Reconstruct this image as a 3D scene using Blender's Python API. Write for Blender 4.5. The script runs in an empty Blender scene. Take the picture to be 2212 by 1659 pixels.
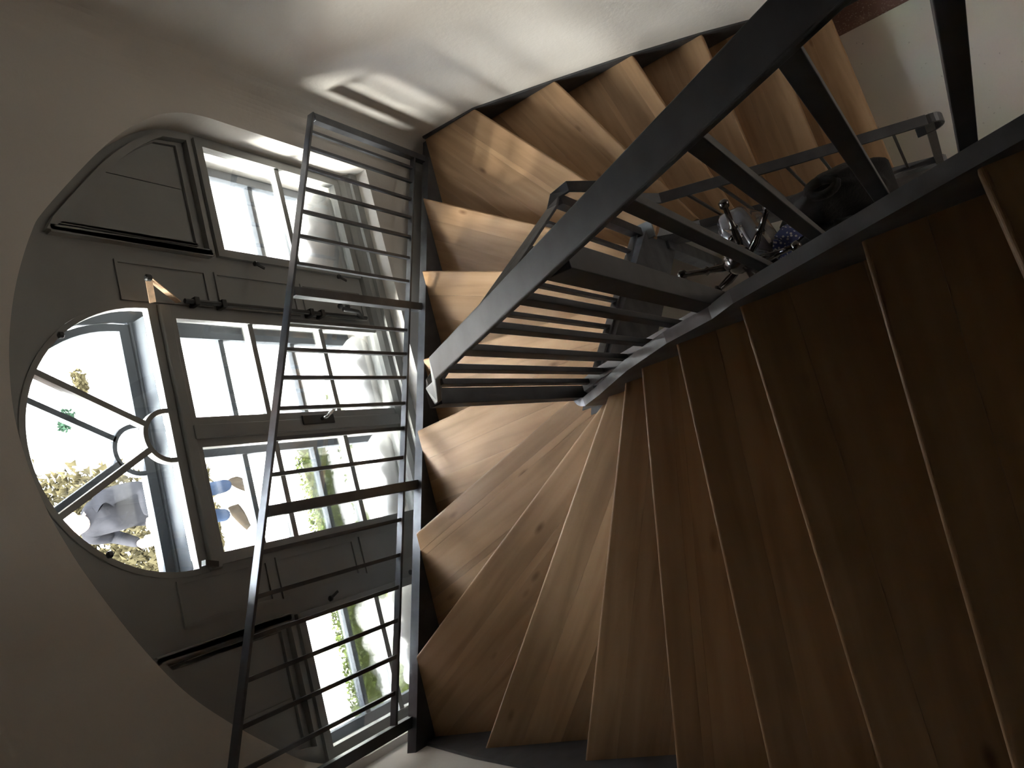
import bpy, math, random
import numpy as np
from mathutils import Vector, Matrix

# ------------------------------------------------------------------ camera, sky, exposure
ZO = 4.622            # camera height above the hall floor; all shapes below are written relative to the lens
F_PX = 1687.81
scene = bpy.context.scene
AX = [(-0.26056824, -0.95268935, 0.15648385), (-0.80713504, 0.30389447, 0.50614343), (-0.52975204, 0.0055813, -0.84813421)]
cd = bpy.data.cameras.new('camera')
cd.sensor_fit = 'HORIZONTAL'; cd.sensor_width = 36.0; cd.lens = 36.0 * F_PX / 2212
cd.clip_start = 0.02; cd.clip_end = 300
cam = bpy.data.objects.new('camera', cd)
scene.collection.objects.link(cam)
M3 = Matrix([(AX[i][0], -AX[i][1], -AX[i][2]) for i in range(3)])
cam.matrix_world = Matrix.Translation((0, 0, ZO)) @ M3.to_4x4()
scene.camera = cam

SKY = 62.0
w = bpy.data.worlds.new('world'); scene.world = w; w.use_nodes = True
nt = w.node_tree
bg = nt.nodes['Background']
bg.inputs[0].default_value = (0.92, 0.96, 1.0, 1); bg.inputs[1].default_value = SKY
sd = bpy.data.lights.new('hazy_sun', 'SUN'); sd.energy = 190.0; sd.angle = math.radians(22); sd.color = (1.0, 0.95, 0.86)
so = bpy.data.objects.new('hazy_sun', sd); scene.collection.objects.link(so)
so.rotation_euler = Vector((0.65, -0.54, -0.53)).to_track_quat('-Z', 'Y').to_euler()
scene.view_settings.view_transform = 'Standard'; scene.view_settings.look = 'None'
scene.view_settings.exposure = 0.12; scene.view_settings.gamma = 1.0; scene.view_settings.use_curve_mapping = False
scene.cycles.max_bounces = 12; scene.cycles.diffuse_bounces = 6; scene.cycles.transparent_max_bounces = 16

col = scene.collection
rnd = random.Random(7)
V = Vector

# ------------------------------------------------------------------ materials
def nodes(name):
    m = bpy.data.materials.new(name); m.use_nodes = True
    t = m.node_tree; b = t.nodes['Principled BSDF']
    return m, t, b
def plain(name, c, rough=0.6, metal=0.0, bump=0.0, bscale=60, var=0.0, vscale=8, spec=0.5, coat=0.0):
    m, t, b = nodes(name)
    b.inputs['Base Color'].default_value = (*c, 1); b.inputs['Roughness'].default_value = rough
    b.inputs['Metallic'].default_value = metal; b.inputs['Specular IOR Level'].default_value = spec
    b.inputs['Coat Weight'].default_value = coat
    tc = t.nodes.new('ShaderNodeTexCoord')
    if var:
        n = t.nodes.new('ShaderNodeTexNoise'); n.inputs['Scale'].default_value = vscale; n.inputs['Detail'].default_value = 5
        t.links.new(tc.outputs['Object'], n.inputs['Vector'])
        r = t.nodes.new('ShaderNodeValToRGB')
        r.color_ramp.elements[0].position = 0.3; r.color_ramp.elements[1].position = 0.7
        r.color_ramp.elements[0].color = (*[x * (1 - var) for x in c], 1); r.color_ramp.elements[1].color = (*[min(1, x * (1 + var)) for x in c], 1)
        t.links.new(n.outputs['Fac'], r.inputs['Fac']); t.links.new(r.outputs['Color'], b.inputs['Base Color'])
    if bump:
        n2 = t.nodes.new('ShaderNodeTexNoise'); n2.inputs['Scale'].default_value = bscale; n2.inputs['Detail'].default_value = 4
        t.links.new(tc.outputs['Object'], n2.inputs['Vector'])
        bp = t.nodes.new('ShaderNodeBump'); bp.inputs['Strength'].default_value = bump; bp.inputs['Distance'].default_value = 0.01
        t.links.new(n2.outputs['Fac'], bp.inputs['Height']); t.links.new(bp.outputs['Normal'], b.inputs['Normal'])
    return m
def oak(name, dark, mid, light):
    m, t, b = nodes(name)
    tc = t.nodes.new('ShaderNodeTexCoord'); oi = t.nodes.new('ShaderNodeObjectInfo')
    mul = t.nodes.new('ShaderNodeMath'); mul.operation = 'MULTIPLY'; mul.inputs[1].default_value = 37.0
    t.links.new(oi.outputs['Random'], mul.inputs[0])
    add = t.nodes.new('ShaderNodeVectorMath'); add.operation = 'ADD'
    t.links.new(tc.outputs['Object'], add.inputs[0]); t.links.new(mul.outputs[0], add.inputs[1])
    mp = t.nodes.new('ShaderNodeMapping'); mp.inputs['Scale'].default_value = (1.1, 10, 10)
    t.links.new(add.outputs[0], mp.inputs['Vector'])
    n = t.nodes.new('ShaderNodeTexNoise'); n.inputs['Scale'].default_value = 2.2; n.inputs['Detail'].default_value = 8; n.inputs['Distortion'].default_value = 0.6; n.inputs['Roughness'].default_value = 0.42
    t.links.new(mp.outputs[0], n.inputs['Vector'])
    r = t.nodes.new('ShaderNodeValToRGB'); e = r.color_ramp.elements
    e[0].position = 0.28; e[0].color = (*dark, 1); e[1].position = 0.75; e[1].color = (*light, 1)
    x = e.new(0.5); x.color = (*mid, 1)
    t.links.new(n.outputs['Fac'], r.inputs['Fac'])
    # plank-to-plank tone
    r2 = t.nodes.new('ShaderNodeValToRGB'); e2 = r2.color_ramp.elements
    e2[0].color = (0.80, 0.78, 0.76, 1); e2[1].color = (1.18, 1.16, 1.12, 1)
    t.links.new(oi.outputs['Random'], r2.inputs['Fac'])
    mx = t.nodes.new('ShaderNodeMix'); mx.data_type = 'RGBA'; mx.blend_type = 'MULTIPLY'; mx.inputs[0].default_value = 1.0
    t.links.new(r.outputs['Color'], mx.inputs[6]); t.links.new(r2.outputs['Color'], mx.inputs[7])
    # knots
    mp2 = t.nodes.new('ShaderNodeMapping'); mp2.inputs['Scale'].default_value = (2.2, 5.5, 1)
    t.links.new(add.outputs[0], mp2.inputs['Vector'])
    vo = t.nodes.new('ShaderNodeTexVoronoi'); vo.inputs['Scale'].default_value = 1.5
    t.links.new(mp2.outputs[0], vo.inputs['Vector'])
    kr = t.nodes.new('ShaderNodeValToRGB'); kr.color_ramp.elements[0].position = 0.03; kr.color_ramp.elements[0].color = (0.35, 0.27, 0.22, 1)
    kr.color_ramp.elements[1].position = 0.12; kr.color_ramp.elements[1].color = (1, 1, 1, 1)
    t.links.new(vo.outputs['Distance'], kr.inputs['Fac'])
    mx2 = t.nodes.new('ShaderNodeMix'); mx2.data_type = 'RGBA'; mx2.blend_type = 'MULTIPLY'; mx2.inputs[0].default_value = 0.8
    t.links.new(mx.outputs[2], mx2.inputs[6]); t.links.new(kr.outputs['Color'], mx2.inputs[7])
    t.links.new(mx2.outputs[2], b.inputs['Base Color'])
    b.inputs['Roughness'].default_value = 0.42; b.inputs['Specular IOR Level'].default_value = 0.35
    bp = t.nodes.new('ShaderNodeBump'); bp.inputs['Strength'].default_value = 0.08; bp.inputs['Distance'].default_value = 0.004
    t.links.new(n.outputs['Fac'], bp.inputs['Height']); t.links.new(bp.outputs['Normal'], b.inputs['Normal'])
    return m
def speckle(name, base, dots, scale=220, amt=0.08, rough=0.35):
    m, t, b = nodes(name)
    tc = t.nodes.new('ShaderNodeTexCoord')
    vo = t.nodes.new('ShaderNodeTexVoronoi'); vo.inputs['Scale'].default_value = scale
    t.links.new(tc.outputs['Object'], vo.inputs['Vector'])
    r = t.nodes.new('ShaderNodeValToRGB'); e = r.color_ramp.elements
    e[0].position = 0.0; e[0].color = (*dots, 1); e[1].position = amt; e[1].color = (*base, 1)
    t.links.new(vo.outputs['Color'], r.inputs['Fac'])
    n = t.nodes.new('ShaderNodeTexNoise'); n.inputs['Scale'].default_value = 3
    t.links.new(tc.outputs['Object'], n.inputs['Vector'])
    mx = t.nodes.new('ShaderNodeMix'); mx.data_type = 'RGBA'; mx.blend_type = 'MULTIPLY'; mx.inputs[0].default_value = 0.25
    t.links.new(r.outputs['Color'], mx.inputs[6]); t.links.new(n.outputs['Color'], mx.inputs[7])
    t.links.new(mx.outputs[2], b.inputs['Base Color']); b.inputs['Roughness'].default_value = rough
    return m
def glassmat(name, tint):
    m = bpy.data.materials.new(name); m.use_nodes = True; t = m.node_tree
    t.nodes.remove(t.nodes['Principled BSDF']); out = t.nodes['Material Output']
    tr = t.nodes.new('ShaderNodeBsdfTransparent'); tr.inputs[0].default_value = (*tint, 1)
    gl = t.nodes.new('ShaderNodeBsdfGlossy'); gl.inputs['Roughness'].default_value = 0.02
    fr = t.nodes.new('ShaderNodeFresnel'); fr.inputs[0].default_value = 1.45
    mul = t.nodes.new('ShaderNodeMath'); mul.operation = 'MULTIPLY'; mul.inputs[1].default_value = 0.6
    mx = t.nodes.new('ShaderNodeMixShader')
    t.links.new(fr.outputs[0], mul.inputs[0]); t.links.new(mul.outputs[0], mx.inputs[0])
    t.links.new(tr.outputs[0], mx.inputs[1]); t.links.new(gl.outputs[0], mx.inputs[2]); t.links.new(mx.outputs[0], out.inputs[0])
    return m
MAT = {
 'plaster': plain('cream_plaster', (0.745, 0.715, 0.67), 0.9, bump=0.12, bscale=40, var=0.03, vscale=3, spec=0.2),
 'oak': oak('oiled_oak', (0.33, 0.205, 0.112), (0.42, 0.267, 0.15), (0.48, 0.32, 0.19)),
 'oakcore': plain('oak_core', (0.34, 0.20, 0.10), 0.6, var=0.2, vscale=20),
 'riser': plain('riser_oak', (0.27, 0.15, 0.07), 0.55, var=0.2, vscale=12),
 'steel': plain('raw_dark_steel', (0.105, 0.11, 0.122), 0.42, 0.55, var=0.22, vscale=14),
 'steelface': plain('grey_lacquered_steel', (0.20, 0.21, 0.23), 0.45, 0.5, var=0.3, vscale=9),
 'winpaint': plain('grey_window_paint', (0.30, 0.305, 0.295), 0.5, bump=0.06, bscale=30, var=0.05, vscale=6, spec=0.35),
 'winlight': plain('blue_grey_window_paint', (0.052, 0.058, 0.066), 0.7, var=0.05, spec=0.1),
 'glass': glassmat('window_glass', (0.96, 0.97, 0.97)),
 'smoked': glassmat('fill_door_glass', (0.29, 0.27, 0.245)),  # tint sets how much fill light the added hall door passes
 'brass': plain('worn_brass', (0.72, 0.50, 0.33), 0.4, 0.6, var=0.2, vscale=40),
 'iron': plain('dark_iron', (0.06, 0.06, 0.06), 0.4, 0.6),
 'chrome': plain('chrome', (0.85, 0.86, 0.9), 0.12, 1.0),
 'terrazzo': speckle('pale_terrazzo', (0.74, 0.70, 0.62), (0.25, 0.22, 0.2), 160, 0.06),
 'border': speckle('red_terrazzo', (0.20, 0.11, 0.085), (0.5, 0.42, 0.36), 190, 0.25, 0.4),
 'cushion': plain('white_cotton', (0.86, 0.87, 0.88), 0.95, bump=0.3, bscale=12),
 'darkwood': plain('black_turned_wood', (0.025, 0.021, 0.019), 0.2, 0.0, spec=0.7, coat=0.6),
 'blackcloth': plain('black_wool', (0.012, 0.012, 0.014), 0.95, bump=0.3, bscale=60),
 'bluecloth': plain('navy_cloth', (0.035, 0.045, 0.075), 0.9, bump=0.3, bscale=40),
 'greycloth': plain('charcoal_cloth', (0.05, 0.055, 0.058), 0.95, bump=0.4, bscale=50),
 'patent': plain('grey_patent_leather', (0.13, 0.13, 0.145), 0.16, 0.0, bump=0.35, bscale=14, spec=0.8, coat=0.7),
 'paving': plain('pale_paving', (0.30, 0.295, 0.28), 0.95, var=0.06, vscale=2, spec=0.1),
 'hedge': plain('box_leaves', (0.026, 0.034, 0.0085), 1.0, var=0.4, vscale=9, spec=0.0),
 'grass': plain('dry_grass', (0.024, 0.020, 0.0105), 1.0, var=0.35, vscale=5, spec=0.0),
 'jeans': plain('blue_denim', (0.006, 0.0092, 0.0165), 1.0, var=0.35, vscale=7, spec=0.0),
 'jacket': plain('grey_jacket', (0.0075, 0.0075, 0.0086), 1.0, var=0.2, vscale=6, spec=0.0),
 'skin': plain('skin', (0.50, 0.32, 0.24), 0.6),
 'hair': plain('pale_hair', (0.45, 0.40, 0.34), 0.6, var=0.2, vscale=30),
 'shoe': plain('brown_shoe_leather', (0.010, 0.008, 0.006), 1.0, var=0.3, vscale=14, spec=0.0),
 'white': plain('white_enamel', (0.8, 0.8, 0.8), 0.4),
 'foliage': plain('bush_leaves', (0.010, 0.019, 0.012), 1.0, var=0.3, vscale=4, spec=0.0),
 'bouncedark': plain('bounce_cutting_dark', (0.05, 0.032, 0.02), 0.6, var=0.3, vscale=6),  # dark tone given to unseen ceiling and back wall to cut bounce light
 'brick': plain('dark_brick', (0.10, 0.06, 0.045), 0.95, var=0.2, vscale=1.5, spec=0.1),
 'roofing': plain('slate_roof', (0.05, 0.05, 0.055), 0.9, spec=0.1),
 'bark': plain('bark', (0.12, 0.09, 0.06), 0.9, var=0.3, vscale=10),
}
def scarfmat():
    m, t, b = nodes('blue_white_scarf')
    tc = t.nodes.new('ShaderNodeTexCoord'); vo = t.nodes.new('ShaderNodeTexVoronoi'); vo.inputs['Scale'].default_value = 70
    t.links.new(tc.outputs['Object'], vo.inputs['Vector'])
    r = t.nodes.new('ShaderNodeValToRGB'); e = r.color_ramp.elements; r.color_ramp.interpolation = 'CONSTANT'
    e[0].color = (0.55, 0.56, 0.6, 1); e[1].position = 0.3; e[1].color = (0.05, 0.07, 0.2, 1)
    t.links.new(vo.outputs['Distance'], r.inputs['Fac']); t.links.new(r.outputs['Color'], b.inputs['Base Color']); b.inputs['Roughness'].default_value = 0.8
    return m
MAT['scarf'] = scarfmat()

# ------------------------------------------------------------------ mesh helpers
class G:
    def __init__(s): s.v = []; s.f = []; s.mi = []
    def add(s, vs, fs, mi=0):
        o = len(s.v); s.v += [tuple(p) for p in vs]; s.f += [tuple(i + o for i in f) for f in fs]; s.mi += [mi] * len(fs); return s
    def box(s, x0, x1, y0, y1, z0, z1):
        vs = [(x, y, z) for z in (z0, z1) for y in (y0, y1) for x in (x0, x1)]
        return s.add(vs, [(0, 2, 3, 1), (4, 5, 7, 6), (0, 1, 5, 4), (2, 6, 7, 3), (0, 4, 6, 2), (1, 3, 7, 5)])
    def hexa(s, a, b):      # two quads
        return s.add(list(a) + list(b), [(3, 2, 1, 0), (4, 5, 6, 7), (0, 1, 5, 4), (1, 2, 6, 5), (2, 3, 7, 6), (3, 0, 4, 7)])
    def prism(s, pts, off):
        n = len(pts); off = V(off); a = [V(p) for p in pts]; b = [p + off for p in a]
        fs = [tuple(range(n)), tuple(reversed(range(n, 2 * n)))] + [(i, i + n, (i + 1) % n + n, (i + 1) % n) for i in range(n)]
        return s.add(a + b, fs)
    def bar(s, p0, p1, wd, th, side):
        p0, p1 = V(p0), V(p1); d = (p1 - p0).normalized(); sd_ = V(side); sd_ = (sd_ - d * sd_.dot(d)).normalized(); up = d.cross(sd_)
        a, b = sd_ * wd / 2, up * th / 2
        q = lambda p: [p - a - b, p + a - b, p + a + b, p - a + b]
        return s.hexa(q(p0), q(p1))
    def sweep(s, pts, wd, th, side, ups=None):
        # flat bar along a polyline, mitred
        pts = [V(p) for p in pts]; n = len(pts); rings = []
        for i, p in enumerate(pts):
            d = ((pts[i] - pts[i - 1]).normalized() if i else V((0, 0, 0))) + ((pts[i + 1] - pts[i]).normalized() if i < n - 1 else V((0, 0, 0)))
            d.normalize()
            sv = V(side[i] if isinstance(side, list) else side); sv = (sv - d * sv.dot(d)).normalized(); up = d.cross(sv)
            a, b = sv * wd / 2, up * th / 2
            rings.append([p - a - b, p + a - b, p + a + b, p - a + b])
        o = len(s.v)
        for r in rings: s.v += [tuple(x) for x in r]
        fs = [(3, 2, 1, 0), tuple(4 * (n - 1) + k for k in range(4))]
        for i in range(n - 1):
            for k in range(4): fs.append((4 * i + k, 4 * i + (k + 1) % 4, 4 * i + 4 + (k + 1) % 4, 4 * i + 4 + k))
        s.f += [tuple(j + o for j in f) for f in fs]; s.mi += [0] * len(fs)
        return s
    def tube(s, pts, r, n=10, caps=True):
        pts = [V(p) for p in pts]; m = len(pts); rs = r if isinstance(r, (list, tuple)) else [r] * m
        o = len(s.v); ref = V((0, 0, 1)); prev = None
        for i, p in enumerate(pts):
            d = (pts[min(i + 1, m - 1)] - pts[max(i - 1, 0)]).normalized()
            if prev is None:
                a = d.cross(V((0.31, 0.2, 0.93))); 
                if a.length < 1e-3: a = d.cross(V((1, 0, 0)))
            else: a = prev - d * prev.dot(d)
            a.normalize(); prev = a; b = d.cross(a)
            for k in range(n):
                t = 2 * math.pi * k / n; s.v.append(tuple(p + (a * math.cos(t) + b * math.sin(t)) * rs[i]))
        fs = []
        for i in range(m - 1):
            for k in range(n): fs.append((o + i * n + k, o + i * n + (k + 1) % n, o + (i + 1) * n + (k + 1) % n, o + (i + 1) * n + k))
        if caps: fs += [tuple(o + k for k in reversed(range(n))), tuple(o + (m - 1) * n + k for k in range(n))]
        s.f += fs; s.mi += [0] * len(fs); return s
    def lathe(s, prof, c, n=16, axis='z'):
        o = len(s.v); c = V(c)
        for r, z in prof:
            for k in range(n):
                t = 2 * math.pi * k / n
                s.v.append(tuple(c + V((r * math.cos(t), r * math.sin(t), z))))
        fs = []
        for i in range(len(prof) - 1):
            for k in range(n): fs.append((o + i * n + k, o + i * n + (k + 1) % n, o + (i + 1) * n + (k + 1) % n, o + (i + 1) * n + k))
        fs += [tuple(o + k for k in reversed(range(n))), tuple(o + (len(prof) - 1) * n + k for k in range(n))]
        s.f += fs; s.mi += [0] * len(fs); return s

WL = {}      # world location (floor-based) of every object made here
def place(o, loc, parent):
    o.parent = parent
    if parent is not None: o.location = V(loc) - WL[parent.name]
    else: o.location = V(loc)
    WL[o.name] = V(loc)
def props(o, label=None, cat=None, group=None, kind=None):
    if label: o['label'] = label
    if cat: o['category'] = cat
    if group: o['group'] = group
    if kind: o['kind'] = kind
    return o
def empty(name, loc, label=None, cat=None, group=None, kind=None):
    o = bpy.data.objects.new(name, None); o.empty_display_size = 0.1; col.objects.link(o)
    place(o, V(loc) + V((0, 0, ZO)), None)
    return props(o, label, cat, group, kind)
def obj(name, g, mat, parent=None, smooth=False, bevel=0.0, label=None, cat=None, group=None, kind=None, rz=None):
    vs = np.array(g.v, float); vs[:, 2] += ZO
    lo, hi = vs.min(0), vs.max(0); c = np.array([(lo[0] + hi[0]) / 2, (lo[1] + hi[1]) / 2, lo[2]])
    vs -= c
    if rz is not None:
        ca, sa = math.cos(-rz), math.sin(-rz)
        x, y = vs[:, 0].copy(), vs[:, 1].copy(); vs[:, 0] = ca * x - sa * y; vs[:, 1] = sa * x + ca * y
    me = bpy.data.meshes.new(name); me.from_pydata([tuple(v) for v in vs], [], g.f); me.validate()
    mats = mat if isinstance(mat, (list, tuple)) else [mat]
    for m in mats: me.materials.append(MAT[m])
    if len(mats) > 1 and len(me.polygons) == len(g.mi):
        for p, i in zip(me.polygons, g.mi): p.material_index = i
    import bmesh
    bm = bmesh.new(); bm.from_mesh(me); bmesh.ops.recalc_face_normals(bm, faces=bm.faces); bm.to_mesh(me); bm.free()
    if smooth:
        for p in me.polygons: p.use_smooth = True
    o = bpy.data.objects.new(name, me); col.objects.link(o)
    if rz is not None: o.rotation_euler = (0, 0, rz)
    place(o, c, parent)
    if bevel:
        b = o.modifiers.new('bevel', 'BEVEL'); b.width = bevel; b.segments = 3; b.limit_method = 'ANGLE'
    return props(o, label, cat, group, kind)

# ------------------------------------------------------------------ room shell
XL, XR, YW = -0.781, 2.177, 2.41          # left wall, right wall, window wall
FLOOR, CEIL, YB = -4.622, 1.75, -3.4
H0, RISE = 1.3818, 0.18
tz = lambda k: -(H0 + k * RISE)

obj('floor', G().box(XL - .3, XR + .3, YB - .3, YW, FLOOR - .2, FLOOR), 'terrazzo', label='pale speckled terrazzo floor of the hall below the stairs', cat='floor', kind='structure')
obj('trim_1', G().box(2.03, XR, YB, 2.3, FLOOR, FLOOR + .004), 'border', label='dark red speckled border strip along the right wall of the floor', cat='floor border', kind='structure')
obj('ceiling', G().box(XL - .3, XR + .3, YB - .3, YW + .5, CEIL, CEIL + .2), 'bouncedark', label='unseen ceiling high above the staircase, darkened to cut bounce light', cat='ceiling', kind='structure')
obj('wall_left', G().box(XL - .3, XL, YB - .3, YW + .55, FLOOR - .2, CEIL), 'plaster', label='cream plaster wall along the upper flight', cat='wall', kind='structure')
DX0, DX1, DZ1 = .45, 1.95, FLOOR + 2.2
g = G().box(XL, DX0, YB - .3, YB, FLOOR, CEIL); g.box(DX1, XR, YB - .3, YB, FLOOR, CEIL); g.box(DX0, DX1, YB - .3, YB, DZ1, CEIL)
obj('wall_back', g, 'bouncedark', label='unseen wall behind the viewer, darkened to cut bounce light', cat='wall', kind='structure')
g = G().box(DX0, DX0 + .12, YB - .2, YB - .15, FLOOR + .01, DZ1); g.box(DX1 - .12, DX1, YB - .2, YB - .15, FLOOR + .01, DZ1)  # unseen glazed door, added as a fill light source for the window wall
g.box(DX0 + .12, DX1 - .12, YB - .2, YB - .15, FLOOR + .01, FLOOR + .85); g.box(DX0 + .12, DX1 - .12, YB - .2, YB - .15, DZ1 - .25, DZ1)
hd = obj('fill_door', g, 'winpaint', label='unseen grey hall door with smoked glass, added to let fill light in under the landing', cat='door', kind='structure')
obj('pane', G().box(DX0 + .11, DX1 - .11, YB - .178, YB - .172, FLOOR + .84, DZ1 - .24), 'smoked', hd)
obj('door_handle', G().tube([(DX0 + .08, YB - .15, FLOOR + 1.03), (DX0 + .08, YB - .09, FLOOR + 1.03), (DX0 + .19, YB - .085, FLOOR + 1.03)], .009, 8), 'chrome', hd, smooth=True)
g = G()
r_ = 0.13; n_ = 10; prof = [(XR, YB), (XR, YW - r_)]
for i in range(1, n_ + 1):
    t = math.pi / 2 * i / n_; prof.append((XR - r_ + r_ * math.cos(t), YW - r_ + r_ * math.sin(t)))
prof += [(XR - r_, YW + .55), (XR + .3, YW + .55), (XR + .3, YB)]
g.prism([(x, y, FLOOR - .2) for x, y in prof], (0, 0, CEIL - FLOOR + .2))
obj('wall_right', g, 'plaster', label='pale plaster wall along the lower flight, streaked with window light', cat='wall', kind='structure')

# window wall with its arched opening
TAB = [(-.75, -2.26), (-.735, -2.16), (-.707, -2.073), (-.65, -1.96), (-.563, -1.853), (-.42, -1.696), (-.268, -1.557), (-.079, -1.436), (.133, -1.328),
       (.248, -1.279), (.368, -1.238), (.513, -1.206), (.656, -1.192), (.802, -1.199), (.952, -1.223), (1.11, -1.267), (1.278, -1.335), (1.374, -1.394), (1.614, -1.594),
       (1.74, -1.715), (1.822, -1.812), (1.90, -1.93), (1.946, -2.05), (1.96, -2.17)]
tx = np.array([p[0] for p in TAB]); tzv = np.array([p[1] for p in TAB])
def smooth_tab():
    xs = []; zs = []
    for i in range(len(TAB) - 1):
        p0, p1, p2, p3 = TAB[max(i - 1, 0)], TAB[i], TAB[i + 1], TAB[min(i + 2, len(TAB) - 1)]
        for j in range(6):
            t = j / 6
            q = [0.5 * ((2 * p1[a]) + (-p0[a] + p2[a]) * t + (2 * p0[a] - 5 * p1[a] + 4 * p2[a] - p3[a]) * t * t + (-p0[a] + 3 * p1[a] - 3 * p2[a] + p3[a]) * t ** 3) for a in (0, 1)]
            xs.append(q[0]); zs.append(q[1])
    xs.append(TAB[-1][0]); zs.append(TAB[-1][1]); return np.array(xs), np.array(zs)
OX, OZ = smooth_tab()
ztop = lambda x: float(np.interp(x, OX, OZ))
SILL = -3.15
g = G()
for i in range(len(OX) - 1):
    a, b, za, zb = OX[i], OX[i + 1], OZ[i], OZ[i + 1]
    g.hexa([(a, YW, za), (b, YW, zb), (b, YW + .5, zb), (a, YW + .5, za)], [(a, YW, CEIL), (b, YW, CEIL), (b, YW + .5, CEIL), (a, YW + .5, CEIL)])
g.box(XL, -.75, YW, YW + .5, FLOOR, CEIL); g.box(1.96, XR, YW, YW + .5, FLOOR, CEIL); g.box(-.75, 1.96, YW, YW + .5, FLOOR, SILL)
g.box(-.75, 1.96, 2.49, YW + .5, SILL, SILL + .045)
obj('wall_window', g, 'plaster', label='cream wall pierced by the wide arched window', cat='wall', kind='structure')
obj('upper_landing', G().box(XL, XR, YB, -.92, -.90, tz(-4)), 'oakcore', label='wooden upper landing behind the viewer', cat='landing', kind='structure')

# ------------------------------------------------------------------ arched double window
XC = 0.605
def curve_cols(x0, x1, marks, n=70):
    xs = sorted(set([round(x, 4) for x in list(np.linspace(x0, x1, n)) + list(marks) + [float(v) for v in OX if x0 < v < x1]])); return xs
class Hole:
    def __init__(s, x0, x1, lo, hi): s.x0, s.x1 = x0, x1; s.lo = lo if callable(lo) else (lambda x: lo); s.hi = hi if callable(hi) else (lambda x: hi)
def holed(g, x0, x1, zlo, top, holes, y0, y1):
    marks = [m for h in holes for m in (h.x0, h.x1)]
    xs = [x for x in curve_cols(x0, x1, marks) if x0 <= x <= x1]
    for a, b in zip(xs[:-1], xs[1:]):
        if b - a < 1e-4: continue
        m = (a + b) / 2; hs = sorted([h for h in holes if h.x0 - 1e-6 <= m <= h.x1 + 1e-6], key=lambda h: h.lo(m))
        edges = [(zlo, zlo)]
        for h in hs: edges += [(h.lo(a), h.lo(b)), (h.hi(a), h.hi(b))]
        edges.append((top(a), top(b)))
        for e0, e1 in zip(edges[0::2], edges[1::2]):
            if e1[0] - e0[0] < 1e-4 and e1[1] - e0[1] < 1e-4: continue
            g.hexa([(a, y0, e0[0]), (b, y0, e0[1]), (b, y1, e0[1]), (a, y1, e0[0])], [(a, y0, e1[0]), (b, y0, e1[1]), (b, y1, e1[1]), (a, y1, e1[0])])
    return g
LC, LR = -1.79, 0.525          # fanlight springing and radius
def arc_top(r, zc=LC): return lambda x: zc + math.sqrt(max(r * r - (x - XC) ** 2, 0))
def frame_rect(g, x0, x1, z0, z1, wd, y0, y1):
    g.box(x0, x0 + wd, y0, y1, z0, z1); g.box(x1 - wd, x1, y0, y1, z0, z1)
    g.box(x0 + wd, x1 - wd, y0, y1, z0, z0 + wd); g.box(x0 + wd, x1 - wd, y0, y1, z1 - wd, z1); return g
def pane(parent, x0, x1, z0, z1, y):
    obj('pane', G().box(x0, x1, y - .0015, y + .0015, z0, z1), 'glass', parent)
def arc_pts(r, a0, a1, n, y, zc=LC, xc=XC):
    return [(xc + r * math.cos(a0 + (a1 - a0) * i / n), y, zc + r * math.sin(a0 + (a1 - a0) * i / n)) for i in range(n + 1)]
def fan_sash(root, mat, y, r, name, zb, tilt=0.0, th=.035, bw=.03):
    g = G(); rim = bw
    P = lambda q: V((q[0], y - (q[2] - zb) * math.sin(tilt) + (q[1] - y) * math.cos(tilt), zb + (q[2] - zb) * math.cos(tilt) + (q[1] - y) * math.sin(tilt)))
    outer = [(XC + r, y, zb + .04)] + arc_pts(r, 0, math.pi, 40, y) + [(XC - r, y, zb + .04)]
    inner = [(XC + r - rim, y, zb + .04)] + arc_pts(r - rim, 0, math.pi, 40, y) + [(XC - r + rim, y, zb + .04)]
    for i in range(len(outer) - 1):
        q = [outer[i], outer[i + 1], inner[i + 1], inner[i]]
        g.hexa([P((a[0], y - th / 2, a[2])) for a in q], [P((a[0], y + th / 2, a[2])) for a in q])
    q = [(XC - r, y, zb), (XC + r, y, zb), (XC + r, y, zb + .04), (XC - r, y, zb + .04)]
    g.hexa([P((a[0], y - th / 2, a[2])) for a in q], [P((a[0], y + th / 2, a[2])) for a in q])
    fan = obj(name, g, mat, root)
    for ang in (61, 119):
        t = math.radians(ang); d = V((math.cos(t), 0, math.sin(t)))
        a = V((XC, y, LC)) + d * .095; b = V((XC, y, LC)) + d * (r - rim * .6)
        obj('glazing_bar', G().bar(P(a), P(b), .022, th * .9, (1, 0, -math.cos(t) / math.sin(t))), mat, fan)
    obj('hub_arc', G().sweep([P(p) for p in [(XC + .095, y, zb + .03)] + arc_pts(.095, 0, math.pi, 20, y) + [(XC - .095, y, zb + .03)]], th * .9, .018, (0, 1, 0)), mat, fan)
    # panes: three sectors and the hub
    def sector(t0, t1, r0, r1, foot=False):
        a = arc_pts(r1, t0, t1, 16, y); b = arc_pts(r0, t1, t0, 10, y) if r0 else []
        pts = [P(p) for p in a + b]
        gg = G(); nrm = (P((XC, y + .003, LC)) - P((XC, y, LC))); gg.prism(pts, nrm); obj('pane', gg, 'glass', fan)
    e = math.radians(61)
    sector(0, e, .1, r - rim + .003); sector(e, math.pi - e, .1, r - rim + .003); sector(math.pi - e, math.pi, .1, r - rim + .003); sector(0, math.pi, 0, .092)
    return fan

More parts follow.
